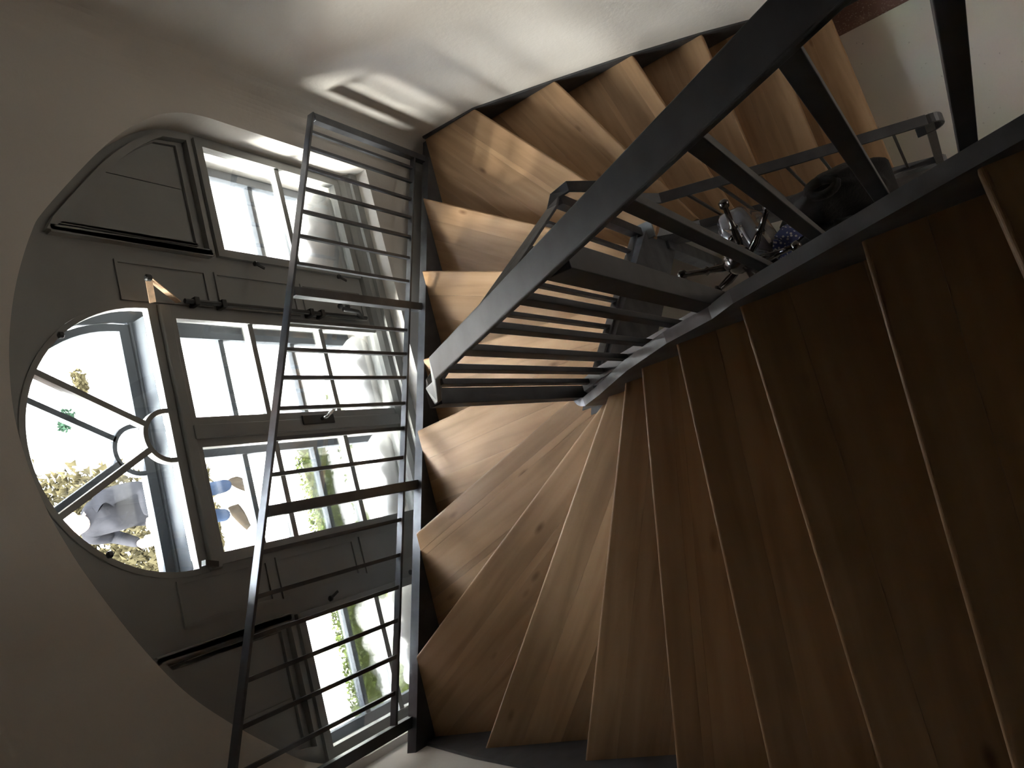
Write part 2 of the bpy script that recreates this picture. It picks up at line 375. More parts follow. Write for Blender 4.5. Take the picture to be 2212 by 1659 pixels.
def build_window(name, label, y, mat, inner):
    root = empty(name, (XC, y, SILL + .05), label, 'window', kind='structure')
    ZB = -3.10
    top = lambda x: ztop(x) + .03
    holes = [Hole(1.385, 1.925, -3.04, -2.19), Hole(2 * XC - 1.925, 2 * XC - 1.385, -3.04, -2.19), Hole(.105, 1.105, ZB, -1.885),
             Hole(XC - LR, XC + LR, -1.845, arc_top(LR))]
    y0, y1 = (y - .012, y + .03)
    obj('frame', holed(G(), -.76, 1.97, ZB, top, holes, y0, y1), mat, root)
    # side lights with one bar across
    for s in (1, -1):
        X = lambda x: x if s > 0 else 2 * XC - x
        xa, xb = sorted((X(1.385), X(1.925)))
        sa = obj('side_sash', frame_rect(G(), xa - .012, xb + .012, -3.055, -2.178, .036, y - .03, y + .012), mat, root)
        obj('glazing_bar', G().box(xa, xb, y - .022, y + .01, -2.65, -2.622), mat, sa)
        for z0, z1 in ((-3.03, -2.65), (-2.622, -2.2)): pane(sa, xa + .02, xb - .02, z0, z1, y - .004)
        # casements, three panes each
        xa, xb = sorted((X(.613), X(1.112)))
        g = G(); mi = .05
        gx0, gx1 = sorted((X(.665), X(1.07)))
        g.box(xa, gx0, y - .03, y + .012, -3.10, -1.875); g.box(gx1, xb, y - .03, y + .012, -3.10, -1.875)
        g.box(gx0, gx1, y - .03, y + .012, -3.105, -3.07); g.box(gx0, gx1, y - .03, y + .012, -1.905, -1.875)
        ca = obj('casement', g, mat, root)
        for z in (-2.267, -2.68): obj('glazing_bar', G().box(gx0, gx1, y - .022, y + .01, z - .013, z + .013), mat, ca)
        for z0, z1 in ((-3.075, -2.693), (-2.667, -2.28), (-2.254, -1.9)): pane(ca, gx0 - .005, gx1 + .005, z0, z1, y - .004)
    if inner:
        obj('cover_strip', G().box(XC - .028, XC + .028, y - .042, y - .03, -3.10, -1.88), mat, root, bevel=.004)
    obj('transom', G().box(.085, 1.125, y - .034, y + .03, -1.888, -1.842), mat, root, bevel=.006)
    return root
win = build_window('window_1', 'grey painted arched inner window with fanlight, casements and side lights', 2.57, 'winpaint', True)
YI = 2.57
fan_sash(win, 'winpaint', YI + .004, LR - .001, 'fanlight_sash', -1.842, tilt=math.radians(.6), bw=.02)
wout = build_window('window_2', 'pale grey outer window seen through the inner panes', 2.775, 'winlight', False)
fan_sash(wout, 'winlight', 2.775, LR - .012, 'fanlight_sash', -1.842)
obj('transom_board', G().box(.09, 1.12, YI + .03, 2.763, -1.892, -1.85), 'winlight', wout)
# blind panels with mouldings in the shoulders of the arch
for s in (1, -1):
    X = lambda x: x if s > 0 else 2 * XC - x
    xs = np.linspace(1.375, 1.90, 16)
    offz = lambda x: ztop(X(x)) - .075
    up = [(x, offz(x)) for x in xs if offz(x) > -2.10]
    out = [(up[0][0], -2.135)] + up + [(up[-1][0] + .012, -2.135)]
    cen = (np.mean([p[0] for p in out]), np.mean([p[1] for p in out]))
    for k, (sc_, wd_, pr) in enumerate(((1.0, .03, .032), (0.86, .014, .016))):
        pts = [(X(cen[0] + (p[0] - cen[0]) * sc_), YI - .012 - pr / 2, cen[1] + (p[1] - cen[1]) * sc_) for p in out]
        pts = pts + [pts[0], pts[1]]
        obj('panel_moulding', G().sweep(pts, pr, wd_, (0, 1, 0)), 'winpaint', win)
    zs = 1.665
    pin = [(cen[0] + (p[0] - cen[0]) * .82, cen[1] + (p[1] - cen[1]) * .82) for p in out]
    
    def clip(pl, zc, keep):
        o = []
        for i in range(len(pl)):
            a, b = pl[i], pl[(i + 1) % len(pl)]; ia, ib = (a[0] - zc) * keep >= 0, (b[0] - zc) * keep >= 0
            if ia: o.append(a)
            if ia != ib:
                t = (zc - a[0]) / (b[0] - a[0]); o.append((zc, a[1] + (b[1] - a[1]) * t))
        return o
    for keep, zc in ((1, zs + .002), (-1, zs - .002)):
        pl = clip(pin, zc, keep)
        if len(pl) > 2: obj('panel_board', G().prism([(X(a), YI - .018, b) for a, b in pl], (0, .007, 0)), 'winpaint', win)
    # boards on the mullion between casement and side light
    xa, xb = sorted((X(1.135), X(1.30)))
    for z0, z1 in ((-2.10, -1.70), (-2.58, -2.14), (-3.03, -2.62)): 
        frame_ = frame_rect(G(), xa, xb, z0, z1, .012, YI - .02, YI - .010); obj('mullion_moulding', frame_, 'winpaint', win)
    # little turn-buckles below the side light
    for z in (-2.36, -2.88):
        b = obj('turn_buckle', G().lathe([(.006, 0), (.012, .004), (.012, .012), (.005, .018)], (X(1.355), YI - .045, z), 10), 'iron', win)
        obj('lever', G().bar((X(1.355), YI - .045, z + .008), (X(1.335), YI - .05, z - .035), .01, .006, (1, 0, 0)), 'iron', b)
g = G()
pr = []
for i in range(9):
    t = math.pi * i / 8; pr.append((-.02 * math.cos(t) * 1.0, .028 * math.sin(t)))
poly = [(-.75, 2.60, -3.105), (-.75, 2.60, -3.055), (-.75, 2.555, -3.055), (-.75, 2.535, -3.062), (-.75, 2.515, -3.08), (-.75, 2.503, -3.10), (-.75, 2.50, -3.125)]
g.prism(poly, (2.71, 0, 0)); obj('sill', g, 'winpaint', win)
obj('sill_bead', G().box(-.75, 1.96, 2.484, 2.502, -3.15, -3.10), 'winpaint', win)
# casement handle on the cover strip
hp = obj('handle_plate', G().box(XC - .002, XC + .042, YI - .05, YI - .042, -2.61, -2.42), 'iron', win, bevel=.008)
obj('handle', G().tube([(XC + .02, YI - .05, -2.53), (XC + .02, YI - .085, -2.53), (XC + .035, YI - .09, -2.55), (XC + .065, YI - .09, -2.60)], [.008, .007, .008, .006], 8), 'chrome', hp, smooth=True)
# fanlight opener: rod, lever handle and brass scissor arm
rod = obj('opener_rod', G().tube([(1.142, YI - .045, -3.0), (1.142, YI - .045, -1.95)], .010, 10), 'iron', win)
for z in (-2.0, -2.13, -2.62, -2.69): obj('rod_clip', G().box(1.125, 1.16, YI - .06, YI - .012, z - .012, z + .012), 'iron', rod, bevel=.004)
obj('opener_lever', G().tube([(1.142, YI - .05, -2.96), (1.155, YI - .085, -2.90), (1.158, YI - .09, -2.80)], [.014, .011, .012], 8), 'iron', rod, smooth=True)
for z in (-2.78, -2.83): obj('lever_knob', G().lathe([(.004, -.012), (.012, -.008), (.015, 0), (.012, .008), (.004, .012)], (1.172, YI - .09, z), 10), 'iron', rod, smooth=True)
elbow = V((1.187, 2.45, -1.756))
obj('stay_arm', G().bar((1.135, 2.53, -1.925), elbow, .022, .004, (0, 1, 0.2)), 'brass', rod)
obj('stay_arm', G().bar(elbow, (1.118, 2.515, -1.80), .024, .004, (0, .3, 1)), 'brass', rod)
obj('stay_joint', G().lathe([(.008, -.012), (.013, -.008), (.013, .010), (.007, .014)], elbow, 10), 'iron', rod)
obj('fan_catch', G().lathe([(.006, -.01), (.012, -.004), (.012, .008), (.005, .012)], (.965, YI - .06, -1.43), 10), 'iron', win)
obj('fan_catch', G().lathe([(.006, -.01), (.012, -.004), (.012, .008), (.005, .012)], (.21, YI - .06, -1.46), 10), 'iron', win)
obj('fan_hinge', G().bar((.10, YI - .05, -1.85), (.115, YI - .06, -1.79), .02, .02, (1, 0, 0)), 'iron', win)

# white draught cushions standing between the two windows
def cushion(x0, x1, z0, z1, z1b, y0, y1, label, seed):
    rr = random.Random(seed); g = G(); nx, nt_ = 26, 16
    ph = [rr.uniform(0, 6.28) for _ in range(6)]
    for i in range(nx + 1):
        u = i / nx; x = x0 + (x1 - x0) * u; zt = z1 + (z1b - z1) * u
        e = min(1, (math.sin(math.pi * min(max(u, .0), 1)) * 2.6)) ** .5 if 0 < u < 1 else .02
        for k in range(nt_):
            t = 2 * math.pi * k / nt_
            wob = 1 + .09 * math.sin(9 * u * math.pi + ph[0] + 2 * t) + .06 * math.sin(23 * u + ph[1] + 3 * t) + .05 * math.sin(5 * t + ph[2] + 17 * u)
            c, s_ = math.cos(t), math.sin(t)
            yy = (y0 + y1) / 2 + (y1 - y0) / 2 * .93 * e * math.copysign(abs(c) ** .8, c) * min(wob, 1.05)
            hz = (zt - z0) / 2; zz = z0 + hz + hz * e * math.copysign(abs(s_) ** .8, s_) * (wob if s_ > 0 else 1)
            g.v.append((x, yy, max(zz, z0)))
    for i in range(nx):
        for k in range(nt_): g.f.append((i * nt_ + k, i * nt_ + (k + 1) % nt_, (i + 1) * nt_ + (k + 1) % nt_, (i + 1) * nt_ + k)); g.mi.append(0)
    g.f += [tuple(reversed(range(nt_))), tuple(nx * nt_ + k for k in range(nt_))]; g.mi += [0, 0]
    obj('draught_cushion', g, 'cushion', None, True, label=label, cat='cushion', group='white cushions between the double windows')
CB = SILL + .05
cushion(1.40, 1.93, CB, -2.80, -2.90, 2.61, 2.735, 'tall crumpled white cushion behind the right side light', 1)
cushion(.63, 1.10, CB, -2.99, -2.97, 2.61, 2.735, 'low white cushion behind the right casement of the middle window', 2)
cushion(.12, .58, CB, -2.95, -2.99, 2.61, 2.735, 'low white cushion behind the left casement of the middle window', 3)
cushion(-.70, -.19, CB, -2.86, -2.82, 2.61, 2.735, 'white cushion behind the left side light', 4)

# ------------------------------------------------------------------ staircase
YO, XI, YI_, XI2 = 2.24, 0.272, 1.19, 1.13     # outer string line, inner lines of upper, cross and lower flight
NOSE = {-4: ((XL, -.92), (XI, -.90)), -3: ((XL, -.645), (XI, -.62)), -2: ((XL, -.37), (XI, -.335)), -1: ((XL, -.10), (XI, -.06)),
 0: ((XL, .175), (XI, .115)), 1: ((XL, .398), (XI, .377)), 2: ((XL, .676), (XI, .585)), 3: ((XL, .986), (XI, .755)), 4: ((XL, 1.363), (XI, .886)),
 5: ((XL, 1.875), (XI, 1.031)), 6: ((-.452, YO), (XI, 1.144)), 7: ((.023, YO), (.409, YI_)), 8: ((.472, YO), (.545, YI_)), 9: ((.825, YO), (.72, YI_)),
 10: ((1.311, YO), (.884, YI_)), 11: ((1.759, YO), (1.025, YI_)), 12: ((XR, 1.89), (XI2, 1.10)), 13: ((XR, 1.462), (XI2, .953)), 14: ((XR, 1.067), (XI2, .81)),
 15: ((XR, .728), (XI2, .664)), 16: ((XR, .43), (XI2, .385)), 17: ((XR, .145), (XI2, .107))}
def uphill(p, inner):
    x, y = p
    if inner:
        if abs(x - XI) < 1e-6: return (0, -1)
        if abs(y - YI_) < 1e-6: return (-1, 0)
        return (0, 1)
    if abs(x - XL) < 1e-6: return (0, -1)
    if abs(y - YO) < 1e-6: return (-1, 0)
    return (0, 1)
def clip_half(pl, nx, ny, c, keep):
    o = []
    for i in range(len(pl)):
        a, b = pl[i], pl[(i + 1) % len(pl)]
        da, db = (a[0] * nx + a[1] * ny - c) * keep, (b[0] * nx + b[1] * ny - c) * keep
        if da >= 0: o.append(a)
        if (da >= 0) != (db >= 0):
            t = da / (da - db); o.append((a[0] + (b[0] - a[0]) * t, a[1] + (b[1] - a[1]) * t))
    return o
stair = empty('winding_staircase', (0.7, 1.2, FLOOR), 'winding steel staircase with oiled oak treads curling down past the window', 'staircase')
WIDTHS = {}
for k in range(-3, 18):
    O, I = NOSE[k]; O1, I1 = NOSE[k - 1]; z = tz(k)
    e = .004
    uo, ui = uphill(O1, False), uphill(I1, True)
    Ob = (O1[0] + uo[0] * .04, O1[1] + uo[1] * .04); Ib = (I1[0] + ui[0] * .04, I1[1] + ui[1] * .04)
    poly = [I, O]
    if abs(O1[0] - XL) < 1e-6 and abs(O[1] - YO) < 1e-6: poly.append((XL, YO))
    if abs(O1[1] - YO) < 1e-6 and abs(O[0] - XR) < 1e-6: poly.append((XR, YO))
    poly += [Ob, Ib]
    d = V((I[0] - O[0], I[1] - O[1], 0)).normalized(); nrm = V((-d.y, d.x, 0))
    mid = V((np.mean([p[0] for p in poly]), np.mean([p[1] for p in poly]), 0))
    if (mid - V((O[0], O[1], 0))).dot(nrm) < 0: nrm = -nrm
    c0 = O[0] * nrm.x + O[1] * nrm.y
    dist = max((p[0] * nrm.x + p[1] * nrm.y - c0) for p in poly)
    core = clip_half(poly, nrm.x, nrm.y, c0 + .07, 1)
    tr = obj('stair_tread', G().prism([(x, y, z - .017) for x, y in core], (0, 0, -.024)), 'oakcore', stair)
    # planks parallel to the nosing
    rr = random.Random(100 + k * 7); cuts = [0.0]; narrow = False
    while cuts[-1] < dist:
        wdt = rr.choice((.075, .10, .125, .14)) if not narrow else .028
        narrow = (not narrow) and rr.random() < .22
        cuts.append(cuts[-1] + wdt)
    if dist - cuts[-2] < .03 and len(cuts) > 2: cuts.pop(-2)
    cuts[-1] = dist + .01
    ang = math.atan2(d.y, d.x)
    for a, b in zip(cuts[:-1], cuts[1:]):
        pl = clip_half(poly, nrm.x, nrm.y, c0 + a + (0.00025 if a else 0), 1)
        pl = clip_half(pl, nrm.x, nrm.y, c0 + b - .00025, -1) if len(pl) > 2 else pl
        if len(pl) < 3: continue
        if a: gp = G().prism([(x, y, z) for x, y in pl], (0, 0, -.017))
        else:       # front plank with a rounded nosing
            gp = G(); R = .009; rings = []
            for q in range(6):
                th = math.pi / 2 * q / 5; rings.append((R * (1 - math.sin(th)) + 1e-5, z - R * (1 - math.cos(th))))
            rings.append((1e-5, z - .038))
            for ins, zz in rings:
                ring = clip_half(pl, nrm.x, nrm.y, c0 + ins, 1); nr = len(ring); gp.v += [(x, y, zz) for x, y in ring]
            for q in range(len(rings) - 1):
                for i in range(nr): gp.f.append((q * nr + i, q * nr + (i + 1) % nr, (q + 1) * nr + (i + 1) % nr, (q + 1) * nr + i)); gp.mi.append(0)
            gp.f += [tuple(reversed(range(nr))), tuple((len(rings) - 1) * nr + i for i in range(nr))]; gp.mi += [0, 0]
        obj('plank', gp, 'oak', tr, rz=ang)
    # riser below the nosing, set back
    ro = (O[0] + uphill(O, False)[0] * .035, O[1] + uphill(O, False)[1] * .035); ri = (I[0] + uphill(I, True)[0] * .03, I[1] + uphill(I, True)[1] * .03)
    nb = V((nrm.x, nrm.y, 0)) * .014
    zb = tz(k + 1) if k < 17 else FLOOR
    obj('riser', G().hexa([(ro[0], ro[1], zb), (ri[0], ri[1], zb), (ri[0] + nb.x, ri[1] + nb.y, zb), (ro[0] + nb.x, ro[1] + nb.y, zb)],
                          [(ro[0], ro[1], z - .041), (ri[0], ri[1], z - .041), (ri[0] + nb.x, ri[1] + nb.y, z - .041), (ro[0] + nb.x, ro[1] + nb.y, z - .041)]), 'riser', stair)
# strings
def string_plate(name, pts, off, depth, mat='steel', bev=.002):
    g = G()
    for (p, q) in zip(pts[:-1], pts[1:]):
        a = [p, q, V(q) + V(off), V(p) + V(off)]
        g.hexa([V(x) - V((0, 0, depth)) for x in a], [V(x) for x in a])
    return obj(name, g, mat, stair)
so_z = lambda x: -2.663 - .4205 * x          # top of the outer string along the window
string_plate('outer_string', [(XL, YO, so_z(XL)), (XR, YO, so_z(XR))], (0, .045, 0), .34)
string_plate('wall_string', [(XL, -.92, tz(-4) + .03), (XL, .3, tz(1) + .10), (XL, .986, tz(3) + .07), (XL, 1.875, tz(5) + .06), (XL, YO, tz(6) + .06)], (.012, 0, 0), .30)
string_plate('wall_string', [(XR, YO, tz(12) + .025), (XR, 1.89, tz(12) + .004), (XR, 1.462, tz(13) + .004), (XR, 1.067, tz(14) + .004), (XR, .728, tz(15) + .004), (XR, .145, tz(17) + .004), (XR, -.02, FLOOR + .10)], (-.012, 0, 0), .24)
inz = lambda y: float(np.interp(y, [-.9, .06, .37, .442, .583, .771, .841, 1.0, 1.19], [tz(-4) + .09, -1.27, -1.50, -1.585, -1.68, -1.871, -1.958, -2.16, -2.38]))
ys = [-.9, -.3, .06, .37, .442, .583, .771, .841, 1.0, 1.13]
string_plate('inner_string', [(XI, y, inz(y)) for y in ys], (.028, 0, 0), .36, 'steelface')
# rounded end of the upper inner string turning the corner
g = G(); rr_ = .06
prev = None
for i in range(9):
    t = math.pi / 2 * i / 8; p = V((XI + rr_ - rr_ * math.cos(t), 1.13 + rr_ * math.sin(t), inz(1.13) - .05 * i / 8)); q = p + V((.028 * math.cos(t), -.028 * math.sin(t), 0))
    if prev: g.hexa([prev[0] - V((0, 0, .36)), p - V((0, 0, .36)), q - V((0, 0, .36)), prev[1] - V((0, 0, .36))], [prev[0], p, q, prev[1]])
    prev = (p, q)
obj('string_end', g, 'steelface', stair)
cz = lambda x: -2.47 - 1.285 * (x - .33)             # top of the cross string
string_plate('inner_string', [(.315, 1.135, cz(.315)), (1.10, 1.135, cz(1.10))], (0, .055, 0), .42, 'steelface')
lz = lambda y: float(np.interp(y, [-.12, .107, .95, 1.19], [-4.42, -4.33, -3.76, -3.50]))
string_plate('inner_string', [(1.085, 1.19, lz(1.19)), (1.085, .95, lz(.95)), (1.085, .107, lz(.107)), (1.085, -.12, lz(-.12))], (.045, 0, 0), .26, 'steelface')
obj('support_post', G().box(1.045, 1.115, 1.12, 1.19, FLOOR, -3.70), 'steelface', stair, bevel=.004)
obj('corner_bracket', G().prism([(.272, 1.20, -2.42), (.40, 1.20, -2.56), (.37, 1.10, -2.54), (.275, 1.09, -2.42)], (0, 0, -.012)), 'steelface', stair)
obj('foot_plate', G().prism([(.262, 1.235, -2.55), (.33, 1.235, -2.60), (.33, 1.17, -2.60), (.262, 1.17, -2.55)], (0, 0, -.012)), 'steelface', stair)
obj('corner_bracket', G().box(1.06, 1.14, 1.10, 1.20, -3.475, -3.46), 'steelface', stair)
for x in (.455, .59, .714, .85, .98): obj('bolt', G().lathe([(.009, 0), (.009, .006), (.004, .008)], (x - .02, 1.172, -2.52 - 1.24 * (x - .375) - .0 + .004), 8), 'chrome', stair)

# ------------------------------------------------------------------ inner railing: upper flight, well end, lower flight
rail = empty('stair_railing', (.4, 1.1, -2.5), 'dark flat-bar handrail with square balusters around the open stairwell', 'railing')
XRL = .32
hz = lambda y: -.618 - .70 * y
bz = lambda y: -1.398 - .71 * y
hand = [(XRL, -.90, hz(-.90)), (XRL, .92, -1.262), (XRL, 1.085, -1.475), (XRL + .012, 1.165, -1.56), (XRL + .06, 1.185, -1.615), (1.06, 1.175, -2.60),
        (1.112, 1.165, -2.632), (1.13, 1.11, -2.648), (1.10, 1.02, -2.70), (1.10, .975, -3.03), (1.10, .93, -3.13), (1.10, .445, -3.398), (1.10, -.08, -3.655)]
sides = [(1, 0, 0)] * 3 + [(1, .25, 0), (.35, 1, 0), (0, 1, 0), (.5, 1, 0), (1, .3, 0)] + [(1, 0, 0)] * 5
HX = [h for h in hand]
obj('handrail', G().sweep(hand[:6], .050, .012, sides[:6]), 'steel', rail, bevel=.003)
obj('handrail', G().sweep(hand[5:], .046, .012, sides[5:]), 'steel', rail, bevel=.003)
loop = []
for i in range(13):
    t = math.pi / 2 + math.pi * i / 12
    loop.append((1.10, -.08 + .055 * math.cos(t), -3.655 - .055 * 1.2 + .055 * 1.2 * math.sin(t)))
obj('handrail_curl', G().sweep(loop + [(1.10, -.03, -3.785)], .040, .012, (1, 0, 0)), 'steel', rail, bevel=.003)
obj('bottom_rail', G().sweep([(XRL, -.90, bz(-.90)), (XRL, .93, bz(.93)), (XRL, 1.06, -2.20), (XRL + .005, 1.14, -2.42)], .036, .010, (1, 0, 0)), 'steel', rail, bevel=.002)
def post(name, x, y, z0, z1, wx, wy): obj(name, G().box(x - wx / 2, x + wx / 2, y - wy / 2, y + wy / 2, z0, z1), 'steel', rail, bevel=.0015)
for y in (-.55, -.43, -.31, -.185, -.062, .063, .181, .296, .574, .694, .804, .919, 1.02): post('baluster', XRL, y, bz(y) - (0 if y < .95 else .04), (hz(y) if y < .92 else float(np.interp(y, [.93, 1.085], [-1.272, -1.475]))) - .012, .014, .024)
post('newel_post', XRL, .452, bz(.452) - .03, hz(.452) - .022, .042, .045)
post('newel_post', XRL + .005, 1.165, -2.50, -1.565, .042, .042)
crz = lambda x: -2.52 - 1.24 * (x - .375)
obj('bottom_rail', G().sweep([(.36, 1.172, crz(.36)), (1.09, 1.172, crz(1.09))], .036, .010, (0, 1, 0)), 'steel', rail, bevel=.002)
chz = lambda x: -1.615 - (x - .38) * (2.60 - 1.615) / .68
for x in (.455, .59, .714, .85, .98): post('baluster', x, 1.172, crz(x), chz(x) - .016, .014, .022)
post('newel_post', 1.095, 1.165, crz(1.09) - .03, -2.64, .042, .042)
lbz = lambda y: -4.345 + (y + .09) * .60
obj('bottom_rail', G().sweep([(1.10, -.11, lbz(-.11)), (1.10, .95, lbz(.95))], .036, .010, (1, 0, 0)), 'steel', rail, bevel=.002)
lhz = lambda y: float(np.interp(y, [-.08, .445, .93], [-3.655, -3.398, -3.13]))
for y in (.05, .19, .33, .46, .72, .84): post('baluster', 1.10, y, lbz(y), lhz(y), .012, .012)
post('newel_post', 1.10, -.085, lbz(-.085) - .02, -3.66, .035, .035); post('newel_post', 1.10, .59, lbz(.59) - .02, lhz(.59), .035, .035)

# ------------------------------------------------------------------ outer guard in front of the window
guard = empty('guard_railing', (.7, 2.28, -3.0), 'grey steel guard railing sloping across the window beside the winders', 'railing')
YG = 2.28
gt = lambda x: -1.785 - .4195 * (x + .05); gb = lambda x: -2.552 - .4205 * (x + .046)
XA, XB = -.70, 2.05
obj('top_rail', G().bar((XA, YG, gt(XA)), (XB + .02, YG, gt(XB + .02)), .04, .012, (0, 1, 0)), 'steel', guard, bevel=.002)
obj('bottom_rail', G().bar((XA, YG, gb(XA)), (XB, YG, gb(XB)), .032, .012, (0, 1, 0)), 'steel', guard, bevel=.002)
for x in (-.68, .232, 1.118, 2.05):
    obj('post', G().box(x - .020, x + .020, YG - .018, YG + .018, so_z(x) - .03, gt(x) - .012), 'steel', guard, bevel=.002)
for x in (-.552, -.427, -.297, -.173, -.048, .095, .363, .497, .615, .741, .860, .985, 1.255, 1.392, 1.52, 1.641, 1.757, 1.872, 1.965):
    obj('baluster', G().box(x - .0075, x + .0075, YG - .0075, YG + .0075, gb(x), gt(x) - .006), 'steel', guard)

# ------------------------------------------------------------------ coat stand with what hangs on it
CX, CY = .648, .625
stand = empty('coat_stand', (CX, CY, FLOOR), 'dark turned wooden coat stand with a ball finial in the stairwell', 'coat stand')
obj('pole', G().lathe([(.028, FLOOR + .35), (.03, FLOOR + .6), (.022, FLOOR + .7), (.034, FLOOR + .78), (.022, FLOOR + .86), (.024, -3.2), (.034, -3.0), (.028, -2.9), (.036, -2.86), (.02, -2.83)], (CX, CY, 0), 14), 'darkwood', stand, smooth=True)
obj('ball_finial', G().lathe([(.006 + .048 * math.sin(math.pi * i / 12), -2.785 - .048 * math.cos(math.pi * i / 12)) for i in range(13)] + [(.01, -2.728), (.004, -2.715)], (CX, CY, 0), 18), 'darkwood', stand, smooth=True)
for a in (84, 40, -5, -50, -100, -150, 195, 122):
    t = math.radians(a); d = V((math.cos(t), math.sin(t), 0)); c = V((CX, CY, 0))
    arm = obj('coat_arm', G().tube([c + d * .02 + V((0, 0, -2.87)), c + d * .08 + V((0, 0, -2.86)), c + d * .12 + V((0, 0, -2.835)), c + d * .128 + V((0, 0, -2.83)), c + d * .136 + V((0, 0, -2.825)),
                             c + d * .19 + V((0, 0, -2.785)), c + d * .196 + V((0, 0, -2.78)), c + d * .212 + V((0, 0, -2.77)), c + d * .22 + V((0, 0, -2.765))],
                            [.011, .016, .011, .019, .011, .010, .018, .019, .008], 10), 'darkwood', stand, smooth=True)
for a in (20, 65, -75, -130, 160):
    t = math.radians(a); d = V((math.cos(t), math.sin(t), 0)); c = V((CX, CY, 0))
    obj('lower_peg', G().tube([c + d * .02 + V((0, 0, -3.12)), c + d * .10 + V((0, 0, -3.10)), c + d * .15 + V((0, 0, -3.05)), c + d * .16 + V((0, 0, -3.04))], [.009, .012, .009, .014], 10), 'darkwood', stand, smooth=True)
for a in (30, 120, 210, 300):
    t = math.radians(a); d = V((math.cos(t), math.sin(t), 0)); c = V((CX, CY, FLOOR))
    obj('leg', G().tube([c + V((0, 0, .45)), c + d * .12 + V((0, 0, .30)), c + d * .22 + V((0, 0, .10)), c + d * .28 + V((0, 0, .012))], [.018, .017, .015, .012], 10), 'darkwood', stand, smooth=True)
obj('umbrella_ring', G().tube([(CX + .2 * math.cos(i * math.pi / 12), CY + .2 * math.sin(i * math.pi / 12), FLOOR + .42) for i in range(25)], .009, 8), 'darkwood', stand, smooth=True)

def drape(name, cx, cy, zt, zb, r0, rx, ry, ang, folds, mat, label, cat, seed, amp=.16):
    rr = random.Random(seed); g = G(); nz, n = 22, 48; ph = [rr.uniform(0, 6.28) for _ in range(4)]
    ca, sa = math.cos(ang), math.sin(ang)
    for i in range(nz + 1):
        u = i / nz; z = zt + (zb - zt) * u
        s = (r0 + (1 - r0) * (1 - (1 - min(u * 4.5, 1)) ** 2)) * (1 if u < .9 else 1 - .05 * (u - .9) * 10)
        for k in range(n):
            t = 2 * math.pi * k / n
            wv = 1 + amp * (math.sin(folds * t + ph[0] + 1.5 * math.sin(3 * u + ph[1])) * (.3 + .7 * u) + .5 * math.sin((folds - 3) * t + ph[2] + 4 * u))
            x, y = rx * s * wv * math.cos(t), ry * s * wv * math.sin(t)
            g.v.append((cx + ca * x - sa * y, cy + sa * x + ca * y, z + .02 * math.sin(2 * t + ph[3])))
    for i in range(nz):
        for k in range(n): g.f.append((i * n + k, i * n + (k + 1) % n, (i + 1) * n + (k + 1) % n, (i + 1) * n + k)); g.mi.append(0)
    g.f += [tuple(reversed(range(n))), tuple(nz * n + k for k in range(n))]; g.mi += [0, 0]
    return obj(name, g, mat, None, True, label=label, cat=cat)
co = drape('winter_coat', .80, .30, -2.90, -3.95, .3, .10, .20, math.radians(8), 9, 'blackcloth', 'long black winter coat hanging on the coat stand nearest the lower handrail', 'coat', 3)
obj('collar', G().tube([(.80 + .026 * math.cos(i * math.pi / 8), .30 + .048 * math.sin(i * math.pi / 8), -2.90) for i in range(17)], .018, 8), 'blackcloth', co, smooth=True)
cj = drape('jacket', .665, .31, -3.02, -3.75, .3, .085, .17, math.radians(-12), 7, 'greycloth', 'charcoal padded jacket hanging below the black coat on the stand', 'jacket', 5)
obj('collar', G().tube([(.665 + .022 * math.cos(i * math.pi / 8), .31 + .042 * math.sin(i * math.pi / 8), -3.02) for i in range(17)], .02, 8), 'greycloth', cj, smooth=True)
cn = drape('navy_coat', .55, .47, -3.06, -3.9, .3, .08, .13, math.radians(30), 8, 'bluecloth', 'navy coat hanging on the coat stand beside the upper flight', 'coat', 6)
obj('collar', G().tube([(.55 + .045 * math.cos(i * math.pi / 8), .47 + .05 * math.sin(i * math.pi / 8), -3.05) for i in range(17)], .02, 8), 'bluecloth', cn, smooth=True)
g = G(); sc_p = [(.665, .47, -2.86), (.69, .44, -2.88), (.71, .41, -2.95), (.715, .39, -3.15), (.71, .38, -3.4)]
sweepside = [(.6, .6, 0)] * 5
g.sweep(sc_p, .075, .012, sweepside); g.sweep([(.665, .47, -2.86), (.64, .485, -2.87), (.62, .50, -2.93), (.615, .51, -3.15), (.61, .52, -3.35)], .07, .012, sweepside)
obj('scarf', g, 'scarf', None, True, label='blue and white patterned scarf looped over the coat stand arm', cat='scarf')
# glossy handbag
bagroot = empty('handbag', (.80, .66, -3.42), 'glossy dark grey patent handbag with chrome script badge on the coat stand', 'handbag')
g = G(); nu, nv = 20, 28
for i in range(nu + 1):
    u = i / nu; z = -3.42 + .26 * u
    ex = .175 * (1 - .15 * u); ey = .10 * (1 - .40 * u ** 2)
    e = 1 if 0 < i < nu else .9
    for k in range(nv):
        t = 2 * math.pi * k / nv; c, s_ = math.cos(t), math.sin(t)
        wob = 1 + .05 * math.sin(5 * t + 7 * u) + .04 * math.sin(11 * u + 2 * t)
        x = ex * e * wob * math.copysign(abs(c) ** .6, c); y = ey * e * wob * math.copysign(abs(s_) ** .6, s_)
        g.v.append((.80 + x * .96 - y * .28, .66 + x * .28 + y * .96, z))
for i in range(nu):
    for k in range(nv): g.f.append((i * nv + k, i * nv + (k + 1) % nv, (i + 1) * nv + (k + 1) % nv, (i + 1) * nv + k)); g.mi.append(0)
g.f += [tuple(reversed(range(nv))), tuple(nu * nv + k for k in range(nv))]; g.mi += [0, 0]
obj('bag_body', g, 'patent', bagroot, True)
